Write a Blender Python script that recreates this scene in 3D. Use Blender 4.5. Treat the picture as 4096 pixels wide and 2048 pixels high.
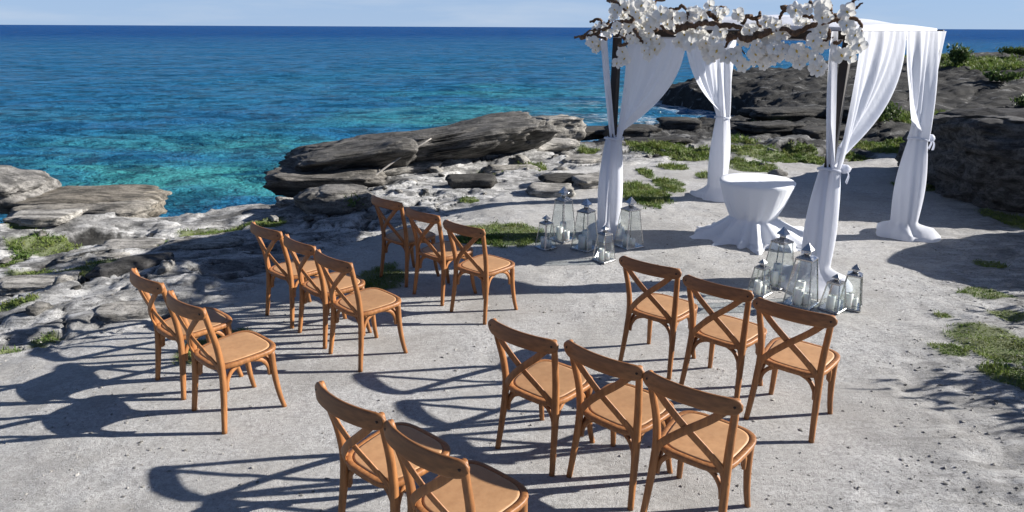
import bpy, math, random
import numpy as np
from mathutils import Matrix, Vector
R = math.radians
for o in list(bpy.data.objects): bpy.data.objects.remove(o)
scene = bpy.context.scene
COL = scene.collection

# ------------------------------------------------------------------ camera
CAM_H, PITCH, ROLL, FPX = 2.448, R(18.47), R(0.27), 2742.2      # FPX for a 4096 px wide picture
cam = bpy.data.cameras.new('camera'); cam.sensor_width = 36.0; cam.lens = 36.0*FPX/4096
cam.clip_start = 0.05; cam.clip_end = 60000
camo = bpy.data.objects.new('camera', cam); COL.objects.link(camo)
camo.matrix_world = Matrix.Translation((0, 0, CAM_H)) @ Matrix.Rotation(math.pi/2-PITCH, 4, 'X') @ Matrix.Rotation(ROLL, 4, 'Z')
scene.camera = camo
scene.render.resolution_x, scene.render.resolution_y = 1024, 512

# ------------------------------------------------------------------ light
SUN_EL, SUN_AZ = R(23.5), R(6.0)                                # azimuth measured from +X towards +Y
world = bpy.data.worlds.new('World'); scene.world = world; world.use_nodes = True
wn, wl = world.node_tree.nodes, world.node_tree.links
for n in list(wn): wn.remove(n)
wout = wn.new('ShaderNodeOutputWorld'); wbg = wn.new('ShaderNodeBackground')
sky = wn.new('ShaderNodeTexSky'); sky.sky_type = 'NISHITA'; sky.sun_disc = False
sky.sun_elevation = SUN_EL; sky.sun_rotation = R(90)-SUN_AZ; sky.air_density = 0.7; sky.dust_density = 0.0; sky.ozone_density = 6.0; sky.altitude = 1500
wbg.inputs['Strength'].default_value = 0.05
tc = wn.new('ShaderNodeTexCoord'); mp = wn.new('ShaderNodeMapping'); mp.inputs['Scale'].default_value = (3, 3, 22)
nz = wn.new('ShaderNodeTexNoise'); nz.inputs['Scale'].default_value = 1.6; nz.inputs['Detail'].default_value = 8; nz.inputs['Roughness'].default_value = 0.55
cr = wn.new('ShaderNodeValToRGB'); cr.color_ramp.elements[0].position = 0.46; cr.color_ramp.elements[1].position = 0.72
cr.color_ramp.elements[0].color = (0, 0, 0, 1); cr.color_ramp.elements[1].color = (0.5, 0.5, 0.5, 1)
mxc = wn.new('ShaderNodeMix'); mxc.data_type = 'RGBA'; mxc.inputs[7].default_value = (5.2, 6.0, 7.2, 1)
wl.new(tc.outputs['Generated'], mp.inputs[0]); wl.new(mp.outputs[0], nz.inputs[0]); wl.new(nz.outputs[0], cr.inputs[0])
# pale blue sea haze low over the horizon, all the way round
sx_ = wn.new('ShaderNodeSeparateXYZ'); wl.new(tc.outputs['Generated'], sx_.inputs[0]); mr = wn.new('ShaderNodeMapRange'); mr.interpolation_type = 'SMOOTHSTEP'
mr.inputs['From Min'].default_value = 0.0; mr.inputs['From Max'].default_value = 0.24; mr.inputs['To Min'].default_value = 0.85; mr.inputs['To Max'].default_value = 0.0; wl.new(sx_.outputs[2], mr.inputs['Value'])
mh = wn.new('ShaderNodeMix'); mh.data_type = 'RGBA'; mh.inputs[7].default_value = (3.5, 4.75, 6.9, 1); wl.new(mr.outputs[0], mh.inputs[0]); wl.new(sky.outputs[0], mh.inputs[6])
wl.new(cr.outputs[0], mxc.inputs[0]); wl.new(mh.outputs[2], mxc.inputs[6]); wl.new(mxc.outputs[2], wbg.inputs[0]); wl.new(wbg.outputs[0], wout.inputs[0])
sl = bpy.data.lights.new('sun', 'SUN'); sl.energy = 5.0; sl.angle = R(0.53); sl.color = (1.0, 0.955, 0.89)
so = bpy.data.objects.new('sun', sl); COL.objects.link(so)
sdir = Vector((math.cos(SUN_EL)*math.cos(SUN_AZ), math.cos(SUN_EL)*math.sin(SUN_AZ), math.sin(SUN_EL)))
so.rotation_euler = sdir.to_track_quat('Z', 'Y').to_euler(); so.location = (8, 1, 6)
vs = scene.view_settings; vs.view_transform = 'Standard'; vs.look = 'None'; vs.gamma = 1; vs.use_curve_mapping = False
vs.exposure = 1.15
scene.render.engine = 'CYCLES'; scene.cycles.transparent_max_bounces = 32

# ------------------------------------------------------------------ helpers
def ray(X, Y):                                                  # picture position (2576 px wide) -> direction
    a, b = X*4096/2576-2048, Y*4096/2576-1024
    c, s = math.cos(ROLL), math.sin(ROLL)
    u, w = (c*a+s*b)/FPX, (-s*a+c*b)/FPX
    return np.array([u, math.cos(PITCH)-w*math.sin(PITCH), -math.sin(PITCH)-w*math.cos(PITCH)])
def gnd(X, Y, z=0.0):
    d = ray(X, Y); t = (z-CAM_H)/d[2]; return np.array([d[0]*t, d[1]*t, z])
def on_plane(X, Y, p, n):                                       # hit of the ray with the plane a thing stands in
    d = ray(X, Y); o = np.array([0, 0, CAM_H]); t = np.dot(np.array(p)-o, n)/np.dot(d, n); return o+d*t
def _hash(ix, iy, iz, seed):
    h = (ix.astype(np.int64)*374761393+iy.astype(np.int64)*668265263+iz.astype(np.int64)*2147483647+seed*974711) & 0xffffffff
    h = ((h ^ (h >> 13))*1274126177) & 0xffffffff
    h = ((h ^ (h >> 16))*2246822519) & 0xffffffff
    return ((h ^ (h >> 15)) & 0xffff)/65535.0*2-1
def noise3(x, y, z, seed=0):
    x, y, z = np.broadcast_arrays(np.asarray(x, float), np.asarray(y, float), np.asarray(z, float))
    fx, fy, fz = np.floor(x), np.floor(y), np.floor(z)
    u, v, w = x-fx, y-fy, z-fz
    u = u*u*u*(u*(u*6-15)+10); v = v*v*v*(v*(v*6-15)+10); w = w*w*w*(w*(w*6-15)+10)
    r = 0
    for i in (0, 1):
        for j in (0, 1):
            for k in (0, 1):
                r = r+_hash(fx+i, fy+j, fz+k, seed)*(u if i else 1-u)*(v if j else 1-v)*(w if k else 1-w)
    return r
def fbm(x, y, z=0.0, oct=4, seed=0, gain=0.5):
    a, s, t = 1.0, 0, 0; x, y, z = np.asarray(x, float), np.asarray(y, float), np.asarray(z, float)
    for o in range(oct):
        s = s+a*noise3(x, y, z, seed+o*17); t += a; a *= gain; x = x*2.03+11.3; y = y*2.03+5.7; z = z*2.03+3.1
    return s/t
def sst(a, b, x):
    t = np.clip((x-a)/(b-a), 0, 1); return t*t*(3-2*t)
def link(o, parent=None):
    COL.objects.link(o)
    if parent: o.parent = parent
    return o
def me(name, V, F, mat=None, smooth=True):
    m = bpy.data.meshes.new(name); m.from_pydata([tuple(map(float, v)) for v in V], [], [tuple(map(int, f)) for f in F]); m.update()
    if smooth: m.polygons.foreach_set('use_smooth', [True]*len(m.polygons))
    if mat: m.materials.append(mat)
    return m
def fast_mesh(name, V, F, mat=None, smooth=True):               # numpy arrays, all faces with the same corner count
    m = bpy.data.meshes.new(name); n = F.shape[1]
    m.vertices.add(len(V)); m.vertices.foreach_set('co', np.ascontiguousarray(V, np.float32).ravel())
    m.loops.add(F.size); m.loops.foreach_set('vertex_index', np.ascontiguousarray(F, np.int32).ravel())
    m.polygons.add(len(F)); m.polygons.foreach_set('loop_start', np.arange(len(F), dtype=np.int32)*n)
    try: m.polygons.foreach_set('loop_total', np.full(len(F), n, np.int32))
    except Exception: pass
    m.update(calc_edges=True); m.validate()
    m.polygons.foreach_set('use_smooth', [smooth]*len(m.polygons))
    if mat: m.materials.append(mat)
    return m
def ob(name, mesh, parent=None): return link(bpy.data.objects.new(name, mesh), parent)
def tag(o, label=None, cat=None, group=None, kind=None):
    if label: o['label'] = label
    if cat: o['category'] = cat
    if group: o['group'] = group
    if kind: o['kind'] = kind
    return o
def empty(name, loc=(0, 0, 0), rz=0.0):
    e = bpy.data.objects.new(name, None); e.empty_display_size = 0.05; COL.objects.link(e)
    e.location = loc; e.rotation_euler = (0, 0, rz); return e
def copy_tree(o, parent=None):
    c = o.copy(); COL.objects.link(c); c.parent = parent
    for ch in list(o.children): copy_tree(ch, c)
    return c
class MB:
    def __init__(s): s.v, s.f = [], []
    def add(s, V, F):
        b = len(s.v); s.v += [tuple(v) for v in V]; s.f += [tuple(i+b for i in f) for f in F]; return s
    def mesh(s, name, mat, smooth=True): return me(name, s.v, s.f, mat, smooth)
def sweep(path, w, t, side=(0, 0, 1), n=10, p=2.0, caps=True):
    """path of points, half sizes w (along side) and t (across), superellipse section"""
    P = np.array(path, float); N = len(P)
    w = np.broadcast_to(np.asarray(w, float), (N,)); t = np.broadcast_to(np.asarray(t, float), (N,))
    side = np.broadcast_to(np.asarray(side, float), (N, 3))
    T = np.gradient(P, axis=0); T /= np.linalg.norm(T, axis=1)[:, None]+1e-12
    S_ = side-(side*T).sum(1)[:, None]*T; S_ /= np.linalg.norm(S_, axis=1)[:, None]+1e-12
    B = np.cross(T, S_)
    a = np.linspace(0, 2*np.pi, n, endpoint=False)+np.pi/n
    ca, sa = np.cos(a), np.sin(a); ex = 2.0/p
    cx, cy = np.sign(ca)*np.abs(ca)**ex, np.sign(sa)*np.abs(sa)**ex
    V = (P[:, None, :]+S_[:, None, :]*(w[:, None]*cx)[..., None]+B[:, None, :]*(t[:, None]*cy)[..., None]).reshape(-1, 3)
    F = [(i*n+j, i*n+(j+1) % n, (i+1)*n+(j+1) % n, (i+1)*n+j) for i in range(N-1) for j in range(n)]
    V = list(V)
    if caps:
        F.append(tuple(range(n-1, -1, -1))); F.append(tuple((N-1)*n+j for j in range(n)))
    return V, F
def spline(pts, n=24):                                          # Catmull-Rom through points
    P = np.array(pts, float); Q = np.vstack([2*P[0]-P[1], P, 2*P[-1]-P[-2]]); out = []
    segs = len(P)-1
    for k in np.linspace(0, segs-1e-9, n):
        i = int(k); u = k-i; a, b, c, d = Q[i:i+4]
        out.append(0.5*((2*b)+(-a+c)*u+(2*a-5*b+4*c-d)*u*u+(-a+3*b-3*c+d)*u**3))
    return np.array(out)
def loft(rings, closed_top=True, closed_bottom=True):
    n = len(rings[0]); V = [tuple(p) for r in rings for p in r]
    F = [(i*n+j, i*n+(j+1) % n, (i+1)*n+(j+1) % n, (i+1)*n+j) for i in range(len(rings)-1) for j in range(n)]
    if closed_bottom: F.append(tuple(range(n-1, -1, -1)))
    if closed_top: F.append(tuple((len(rings)-1)*n+j for j in range(n)))
    return V, F
def box(cx, cy, cz, sx, sy, sz, b=0.004):
    r = []
    def rect(x, y, z): return [(cx-x, cy-y, z), (cx+x, cy-y, z), (cx+x, cy+y, z), (cx-x, cy+y, z)]
    hx, hy, hz = sx/2, sy/2, sz/2
    return loft([rect(hx-b, hy-b, cz-hz), rect(hx, hy, cz-hz+b), rect(hx, hy, cz+hz-b), rect(hx-b, hy-b, cz+hz)])

# ------------------------------------------------------------------ materials
class NT:
    def __init__(s, name):
        s.m = bpy.data.materials.new(name); s.m.use_nodes = True; s.t = s.m.node_tree; s.n, s.l = s.t.nodes, s.t.links
        s.b = s.n['Principled BSDF']; s.out = s.n['Material Output']
    def new(s, ty, **kw):
        n = s.n.new(ty)
        for k, v in kw.items():
            if k in n.inputs: n.inputs[k].default_value = v
            else: setattr(n, k, v)
        return n
    def tex(s, scale=5, detail=6, rough=0.55, vec=None, sc=None, obj=True, dist=0.0):
        c = s.new('ShaderNodeTexCoord'); v = c.outputs['Object'] if obj else s.new('ShaderNodeNewGeometry').outputs['Position']
        if sc:
            m = s.new('ShaderNodeMapping'); m.inputs['Scale'].default_value = sc; s.l.new(v, m.inputs[0]); v = m.outputs[0]
        t = s.new('ShaderNodeTexNoise', Scale=scale, Detail=detail, Roughness=rough, Distortion=dist); s.l.new(v, t.inputs[0]); return t.outputs[0]
    def voro(s, scale, sc=None, obj=True, feat='F1'):
        c = s.new('ShaderNodeTexCoord'); v = c.outputs['Object'] if obj else s.new('ShaderNodeNewGeometry').outputs['Position']
        if sc:
            m = s.new('ShaderNodeMapping'); m.inputs['Scale'].default_value = sc; s.l.new(v, m.inputs[0]); v = m.outputs[0]
        t = s.new('ShaderNodeTexVoronoi', Scale=scale, feature=feat); s.l.new(v, t.inputs[0]); return t.outputs[0]
    def ramp(s, fac, stops):
        r = s.new('ShaderNodeValToRGB'); e = r.color_ramp.elements
        while len(e) > len(stops): e.remove(e[-1])
        while len(e) < len(stops): e.new(1.0)
        for q, (p, c) in zip(e, stops):
            q.position = p; q.color = (c, c, c, 1) if not hasattr(c, '__len__') else (*c, 1)
        s.l.new(fac, r.inputs[0]); return r.outputs[0]
    def mix(s, fac, a, b, mode='MIX'):
        m = s.new('ShaderNodeMix', data_type='RGBA', blend_type=mode)
        for i, q in ((0, fac), (6, a), (7, b)):
            if isinstance(q, (int, float)): m.inputs[i].default_value = q
            elif isinstance(q, tuple): m.inputs[i].default_value = (*q, 1)
            else: s.l.new(q, m.inputs[i])
        return m.outputs[2]
    def math(s, op, a, b=None, c=None):
        m = s.new('ShaderNodeMath', operation=op)
        for i, q in enumerate((a, b, c)):
            if q is None: continue
            if isinstance(q, (int, float)): m.inputs[i].default_value = q
            else: s.l.new(q, m.inputs[i])
        return m.outputs[0]
    def bump(s, h, strength=0.5, dist=0.02, prev=None):
        b = s.new('ShaderNodeBump', Strength=strength, Distance=dist); s.l.new(h, b.inputs['Height'])
        if prev is not None: s.l.new(prev, b.inputs['Normal'])
        return b.outputs[0]
    def fin(s, col=None, rough=0.6, nor=None, spec=None, **kw):
        if col is not None:
            if isinstance(col, tuple): s.b.inputs['Base Color'].default_value = (*col, 1)
            else: s.l.new(col, s.b.inputs['Base Color'])
        if isinstance(rough, (int, float)): s.b.inputs['Roughness'].default_value = rough
        else: s.l.new(rough, s.b.inputs['Roughness'])
        if nor is not None: s.l.new(nor, s.b.inputs['Normal'])
        if spec is not None: s.b.inputs['Specular IOR Level'].default_value = spec
        for k, v in kw.items(): s.b.inputs[k.replace('_', ' ')].default_value = v
        return s.m

def mat_wood(name, dark, light, sc=(60, 60, 4), rough=0.42):
    k = NT(name); g = k.tex(1.0, 5, 0.6, sc=sc); big = k.tex(6, 3)
    info = k.new('ShaderNodeObjectInfo').outputs['Random']
    c = k.ramp(g, [(0.3, dark), (0.62, light)]); c = k.mix(k.ramp(big, [(0.35, 0.0), (0.75, 0.35)]), c, tuple(x*0.62 for x in dark))
    hs = k.new('ShaderNodeHueSaturation'); k.l.new(c, hs.inputs['Color']); k.l.new(k.math('MULTIPLY_ADD', info, 0.28, 0.86), hs.inputs['Value'])
    return k.fin(hs.outputs[0], k.ramp(g, [(0.2, rough), (0.8, rough+0.15)]), k.bump(g, 0.12, 0.004), 0.4)
M = {}
M['wood'] = mat_wood('chair_wood', (0.185, 0.076, 0.026), (0.35, 0.150, 0.050))
M['crest'] = mat_wood('crest_wood', (0.17, 0.070, 0.024), (0.30, 0.130, 0.044), sc=(5, 60, 60))
M['seat'] = mat_wood('seat_panel_tan', (0.36, 0.195, 0.092), (0.43, 0.243, 0.118), sc=(30, 30, 30), rough=0.5)
M['bolt'] = NT('bolt_dark').fin((0.035, 0.018, 0.010), 0.4, None, None, Metallic=0.3)
M['post'] = mat_wood('dark_post_wood', (0.009, 0.007, 0.006), (0.024, 0.015, 0.012), rough=0.5)
k = NT('steel'); g = k.tex(40, 3); M['steel'] = k.fin((0.50, 0.50, 0.50), k.ramp(g, [(0.3, 0.16), (0.7, 0.34)]), None, None, Metallic=1.0)
k = NT('candle_wax'); M['wax'] = k.fin((0.80, 0.80, 0.76), 0.45, None, None, Subsurface_Weight=0.25, Subsurface_Radius=(0.03, 0.02, 0.012))
M['wick'] = NT('wick_black').fin((0.02, 0.018, 0.015), 0.9)
def mat_cloth(name, col, tr=0.25, fine=True):
    k = NT(name); w = k.tex(160, 2, sc=(1, 1, 1)); s2 = k.tex(9, 4, 0.6, sc=(1, 1, 0.25))
    nor = k.bump(s2, 0.25, 0.03, k.bump(w, 0.08, 0.002))
    k.fin(col, 0.85, nor, 0.15)
    t = k.new('ShaderNodeBsdfTranslucent'); t.inputs[0].default_value = (*col, 1); k.l.new(nor, t.inputs['Normal'])
    m = k.new('ShaderNodeMixShader'); m.inputs[0].default_value = tr; k.l.new(k.b.outputs[0], m.inputs[1]); k.l.new(t.outputs[0], m.inputs[2]); k.l.new(m.outputs[0], k.out.inputs[0])
    return k.m
M['sheer'] = mat_cloth('white_voile', (0.74, 0.76, 0.82), 0.42)
M['cloth'] = mat_cloth('white_tablecloth', (0.74, 0.76, 0.80), 0.12)
k = NT('lantern_glass'); tr = k.new('ShaderNodeBsdfTransparent'); tr.inputs[0].default_value = (0.92, 0.95, 0.95, 1)
gl = k.new('ShaderNodeBsdfGlossy', Roughness=0.02); fr = k.new('ShaderNodeLayerWeight', Blend=0.5); mx = k.new('ShaderNodeMixShader')
k.l.new(k.math('MULTIPLY_ADD', k.math('POWER', fr.outputs['Facing'], 4.0), 0.6, 0.11), mx.inputs[0]); k.l.new(tr.outputs[0], mx.inputs[1]); k.l.new(gl.outputs[0], mx.inputs[2]); k.l.new(mx.outputs[0], k.out.inputs[0]); M['glass'] = k.m
# limestone, with colour attribute m = (dark weathering plus painted shade in cracks, pits and far rock, green, smooth gravel)
def mat_rock(name, attr, lo, hi, darkc=(0.010, 0.010, 0.010)):
    k = NT(name)
    big = k.tex(0.55, 6, 0.6, obj=False); mid = k.tex(3.2, 8, 0.62, obj=False, sc=(1, 1, 2.5)); fine = k.tex(34, 6, 0.7, obj=False); gr = k.tex(150, 3, 0.7, obj=False)
    pit = k.voro(13, obj=False); pit2 = k.voro(46, obj=False)
    c = k.ramp(mid, [(0.38, tuple(a*.8 for a in lo)), (0.5, tuple((a+b)/2 for a, b in zip(lo, hi))), (0.60, hi)])
    c = k.mix(k.ramp(big, [(0.35, 0.0), (0.7, 0.25)]), c, (0.34, 0.325, 0.30))
    c = k.mix(k.ramp(fine, [(0.38, 0.65), (0.49, 0.0)]), c, tuple(a*0.40 for a in lo))
    c = k.mix(k.ramp(gr, [(0.40, 0.7), (0.47, 0.0)]), c, tuple(a*0.3 for a in lo))
    sp = k.math('MULTIPLY', k.ramp(pit2, [(0.10, 0.75), (0.26, 0.0)]), k.ramp(k.tex(2.2, 4, obj=False), [(0.46, 0.0), (0.56, 1.0)]))
    c = k.mix(sp, c, (0.05, 0.05, 0.05))
    mpv = k.new('ShaderNodeMapping'); mpv.inputs['Rotation'].default_value = (0, 0, -R(24)); mpv.inputs['Scale'].default_value = (0.7, 4.2, 6.0); k.l.new(k.new('ShaderNodeNewGeometry').outputs['Position'], mpv.inputs[0])
    stk = k.new('ShaderNodeTexNoise', Scale=2.6, Detail=8, Roughness=0.68); k.l.new(mpv.outputs[0], stk.inputs[0]); stk = stk.outputs[0]
    c = k.mix(k.ramp(stk, [(0.39, 0.85), (0.47, 0.0)]), c, tuple(a*0.42 for a in lo)); c = k.mix(k.ramp(stk, [(0.54, 0.0), (0.62, 0.6)]), c, tuple(min(.62, a*1.2) for a in hi))
    mid = k.math('ADD', k.math('MULTIPLY', mid, 0.6), k.math('MULTIPLY', stk, 0.7))
    h = k.math('ADD', k.math('MULTIPLY', mid, 1.0), k.math('MULTIPLY', fine, 0.35))
    if attr:
        at = k.new('ShaderNodeAttribute', attribute_name='m'); sp_ = k.new('ShaderNodeSeparateColor'); k.l.new(at.outputs['Color'], sp_.inputs[0])
        dk, gn, smo = sp_.outputs
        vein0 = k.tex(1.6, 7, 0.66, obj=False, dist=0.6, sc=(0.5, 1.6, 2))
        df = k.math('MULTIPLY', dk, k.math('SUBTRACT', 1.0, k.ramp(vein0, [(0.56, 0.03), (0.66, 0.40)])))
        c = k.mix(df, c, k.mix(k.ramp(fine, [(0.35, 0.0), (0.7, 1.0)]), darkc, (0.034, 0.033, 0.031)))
        grav = k.mix(k.ramp(fine, [(0.40, 0.0), (0.58, 1.0)]), (0.36, 0.353, 0.345), (0.52, 0.517, 0.51))
        grav = k.mix(k.ramp(gr, [(0.40, 0.6), (0.47, 0.0)]), grav, (0.12, 0.11, 0.10))
        grav = k.mix(k.math('MULTIPLY', k.ramp(pit2, [(0.12, 0.8), (0.24, 0.0)]), k.ramp(k.tex(5.5, 5, 0.7, obj=False), [(0.47, 0.0), (0.56, 1.0)])), grav, (0.10, 0.098, 0.095))
        grav = k.mix(k.ramp(k.tex(9, 7, 0.7, obj=False), [(0.39, 0.5), (0.47, 0.0)]), grav, (0.24, 0.235, 0.23))
        grav = k.mix(k.ramp(k.tex(0.9, 8, 0.72, obj=False, dist=0.4), [(0.40, 0.50), (0.51, 0.0)]), grav, (0.22, 0.212, 0.20))
        grav = k.mix(k.ramp(k.tex(1.1, 5, 0.6, obj=False), [(0.40, 0.0), (0.62, 0.5)]), grav, (0.37, 0.355, 0.33))
        c = k.mix(smo, c, grav)
        c = k.mix(k.math('MULTIPLY', gn, 0.85), c, k.mix(fine, (0.060, 0.085, 0.022), (0.13, 0.155, 0.045)))
        strength = 0.9
    else:
        ob_ = k.new('ShaderNodeObjectInfo').outputs['Color']
        c = k.mix(1.0, c, ob_, 'MULTIPLY')
    if attr:
        rs_ = k.math('MULTIPLY_ADD', smo, -0.40, 1.0); h = k.math('MULTIPLY', h, rs_); pit = k.math('MULTIPLY', pit, 0.0)
    nor = k.bump(pit, 0.25, 0.03, k.bump(h, 0.6, 0.045, k.bump(gr, 0.8, 0.012)))
    return k.fin(c, 0.9, nor, 0.2)
M['ground'] = mat_rock('limestone_ground', True, (0.25, 0.25, 0.25), (0.56, 0.557, 0.55))
M['rock'] = mat_rock('limestone_boulder', False, (0.20, 0.195, 0.185), (0.46, 0.445, 0.42))
k = NT('driftwood'); g = k.tex(1.0, 6, 0.65, sc=(24, 24, 7)); g2 = k.tex(30, 5, 0.7)
M['drift'] = k.fin(k.mix(k.ramp(g2, [(0.4, 0.0), (0.7, 0.6)]), k.ramp(g, [(0.3, (0.045, 0.026, 0.016)), (0.6, (0.17, 0.105, 0.066)), (0.75, (0.27, 0.19, 0.13))]), (0.06, 0.04, 0.03)), 0.85, k.bump(g, 0.8, 0.02, k.bump(g2, 0.5, 0.006)), 0.2)
k = NT('weathered_stick'); M['stick'] = k.fin(k.ramp(k.tex(1, 4, sc=(40, 40, 5)), [(0.3, (0.2, 0.18, 0.16)), (0.7, (0.4, 0.38, 0.35))]), 0.9)
k = NT('orchid_petal'); k.fin((0.80, 0.79, 0.76), 0.6, k.bump(k.tex(60, 3), 0.15, 0.003), 0.2)
t = k.new('ShaderNodeBsdfTranslucent'); t.inputs[0].default_value = (0.8, 0.79, 0.74, 1); m = k.new('ShaderNodeMixShader'); m.inputs[0].default_value = 0.3
k.l.new(k.b.outputs[0], m.inputs[1]); k.l.new(t.outputs[0], m.inputs[2]); k.l.new(m.outputs[0], k.out.inputs[0]); M['petal'] = k.m
M['lip'] = NT('orchid_lip').fin((0.52, 0.36, 0.05), 0.6)
def mat_leaf(name, a, b, dry=0.25):
    k = NT(name); i = k.tex(2.2, 4, obj=False); j = k.tex(45, 2, obj=False)
    c = k.mix(k.ramp(i, [(0.42, 0.0), (0.58, 1.0)]), a, b); c = k.mix(k.ramp(k.tex(5, 5, 0.7, obj=False), [(0.50, 0.0), (0.60, dry)]), c, (0.23, 0.19, 0.085)); c = k.mix(k.ramp(j, [(0.4, 0.0), (0.7, 0.45)]), c, tuple(x*0.5 for x in a))
    k.fin(c, 0.6, None, 0.3); t = k.new('ShaderNodeBsdfTranslucent'); k.l.new(c, t.inputs[0]); m = k.new('ShaderNodeMixShader'); m.inputs[0].default_value = 0.3
    k.l.new(k.b.outputs[0], m.inputs[1]); k.l.new(t.outputs[0], m.inputs[2]); k.l.new(m.outputs[0], k.out.inputs[0]); return k.m
M['grass'] = mat_leaf('grass_blades', (0.085, 0.150, 0.024), (0.180, 0.235, 0.055), 0.45)
M['shrub'] = mat_leaf('shrub_leaf', (0.045, 0.085, 0.022), (0.10, 0.15, 0.04))
M['bark'] = NT('shrub_bark').fin((0.10, 0.075, 0.05), 0.9)
# water: its own colour changes with depth and sand / weed on the bottom; dark troughs and ripple faces are painted in (attribute m: shallow, foam, deep)
k = NT('sea_water'); at = k.new('ShaderNodeAttribute', attribute_name='m'); sp_ = k.new('ShaderNodeSeparateColor'); k.l.new(at.outputs['Color'], sp_.inputs[0]); sh, fo, dp = sp_.outputs
n1 = k.tex(0.16, 5, 0.6, obj=False, sc=(0.55, 1.3, 1)); n2 = k.tex(0.75, 6, 0.68, obj=False, sc=(0.75, 1.25, 1)); n3 = k.tex(3.0, 5, 0.7, obj=False, sc=(0.8, 1.3, 1))
c = k.mix(dp, (0.015, 0.138, 0.300), (0.002, 0.058, 0.205))
c = k.mix(k.math('MULTIPLY', sh, k.ramp(n1, [(0.42, 0.1), (0.56, 1.0)])), c, (0.055, 0.300, 0.310))
c = k.mix(k.math('MULTIPLY', k.ramp(n2, [(0.42, 0.8), (0.51, 0.0)]), k.math('MULTIPLY_ADD', dp, -0.75, 0.9)), c, (0.006, 0.050, 0.085))  # dark wave troughs painted into the water colour
r1 = k.tex(0.09, 7, 0.72, obj=False, sc=(0.7, 1.3, 1)); r2 = k.tex(0.5, 7, 0.75, obj=False, sc=(0.75, 1.2, 1))
gust = k.math('MULTIPLY', k.ramp(r1, [(0.42, 0.35), (0.58, 1.5)]), k.ramp(r2, [(0.42, 0.2), (0.58, 1.9)]))
c = k.mix(k.ramp(r2, [(0.40, 0.7), (0.49, 0.0)]), c, k.mix(dp, (0.006, 0.055, 0.125), (0.001, 0.030, 0.135)))  # shaded ripple faces, painted as darker colour
foam = k.math('MULTIPLY', fo, k.ramp(n3, [(0.47, 0.0), (0.56, 1.0)]))
c = k.mix(foam, c, (0.75, 0.78, 0.80))
wb = k.bump(n3, 1.0, 0.22, k.bump(k.tex(1.0, 4, 0.65, obj=False, sc=(0.75, 1.3, 1)), 1.0, 0.45, k.bump(k.tex(0.25, 4, 0.6, obj=False, sc=(0.7, 1.3, 1)), 0.9, 1.2)))
k.b.inputs['Roughness'].default_value = 1.0; k.b.inputs['Specular IOR Level'].default_value = 0.0; k.l.new(c, k.b.inputs['Base Color']); k.l.new(wb, k.b.inputs['Normal'])
gl = k.new('ShaderNodeBsdfGlossy', Roughness=0.12); k.l.new(wb, gl.inputs['Normal']); fr = k.new('ShaderNodeFresnel', IOR=1.33); k.l.new(wb, fr.inputs['Normal'])
mx = k.new('ShaderNodeMixShader'); k.l.new(k.math('MULTIPLY', k.math('MINIMUM', fr.outputs[0], k.math('MULTIPLY', gust, k.math('MULTIPLY_ADD', dp, -0.16, 0.32))), k.math('SUBTRACT', 1.0, foam)), mx.inputs[0]); k.l.new(k.b.outputs[0], mx.inputs[1]); k.l.new(gl.outputs[0], mx.inputs[2]); k.l.new(mx.outputs[0], k.out.inputs[0]); M['sea'] = k.m

# ------------------------------------------------------------------ layout data
CHAIRS = [  # x, y, yaw, row word, place word, block word
 (-1.963, 3.904, -0.719, 'third', 'aisle end', 'seaward'), (-2.412, 4.32, -0.716, 'third', 'outer place', 'seaward'),
 (-1.27, 4.742, -0.776, 'second', 'aisle end', 'seaward'), (-1.631, 5.128, -0.80, 'second', 'middle', 'seaward'), (-2.022, 5.505, -0.734, 'second', 'outer end', 'seaward'),
 (-0.383, 5.604, -0.718, 'front', 'aisle end', 'seaward'), (-0.785, 6.024, -0.77, 'front', 'middle', 'seaward'), (-1.19, 6.493, -0.754, 'front', 'outer end', 'seaward'),
 (1.006, 4.639, -0.694, 'front', 'aisle end', 'inland'), (1.374, 4.232, -0.736, 'front', 'middle', 'inland'), (1.72, 3.835, -0.688, 'front', 'outer end', 'inland'),
 (0.084, 3.488, -0.702, 'second', 'aisle end', 'inland'), (0.495, 3.203, -0.74, 'second', 'middle', 'inland'), (0.866, 2.879, -0.66, 'second', 'outer end', 'inland'),
 (-0.707, 2.752, -0.692, 'third', 'aisle end', 'inland'), (-0.326, 2.42, -0.698, 'third', 'middle', 'inland')]
FL, FR, RR, RL = (np.array(q+(0.0,)) for q in ((1.185, 8.17), (3.06, 6.56), (4.83, 8.17), (3.08, 10.15)))
TABLE = np.array([2.95, 8.12, 0.0])
SEA_Z = -1.6
COAST = np.array([(-60, 7.5), (-14, 8.6), (-9, 9.3), (-7, 9.9), (-5.6, 10.1), (-4.6, 9.75), (-3.7, 10.6), (-3.0, 12.0), (-2.2, 13.8), (-0.8, 15.6), (1.0, 17.4), (2.4, 19.5), (3.6, 22.4), (5.6, 24.6),
  (8.6, 26.5), (10.6, 30), (11.2, 33.5), (9.6, 36.5), (8.4, 39.5), (8.9, 42.5), (12, 45.5), (17, 47.5), (23, 49), (30, 51), (45, 55), (90, 60), (90, -30), (-60, -30)], float)
def coast_sd(x, y):                                             # + inside the land
    x, y = np.asarray(x, float), np.asarray(y, float); d = np.full(x.shape, 1e9); ins = np.zeros(x.shape, bool)
    A = COAST; B = np.roll(COAST, -1, 0)
    for (ax, ay), (bx, by) in zip(A, B):
        ex, ey = bx-ax, by-ay; t = np.clip(((x-ax)*ex+(y-ay)*ey)/(ex*ex+ey*ey), 0, 1)
        d = np.minimum(d, np.hypot(x-ax-t*ex, y-ay-t*ey))
        c = ((ay > y) != (by > y)) & (x < (bx-ax)*(y-ay)/((by-ay) if by != ay else 1e-9)+ax); ins ^= c
    return np.where(ins, d, -d)
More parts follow.
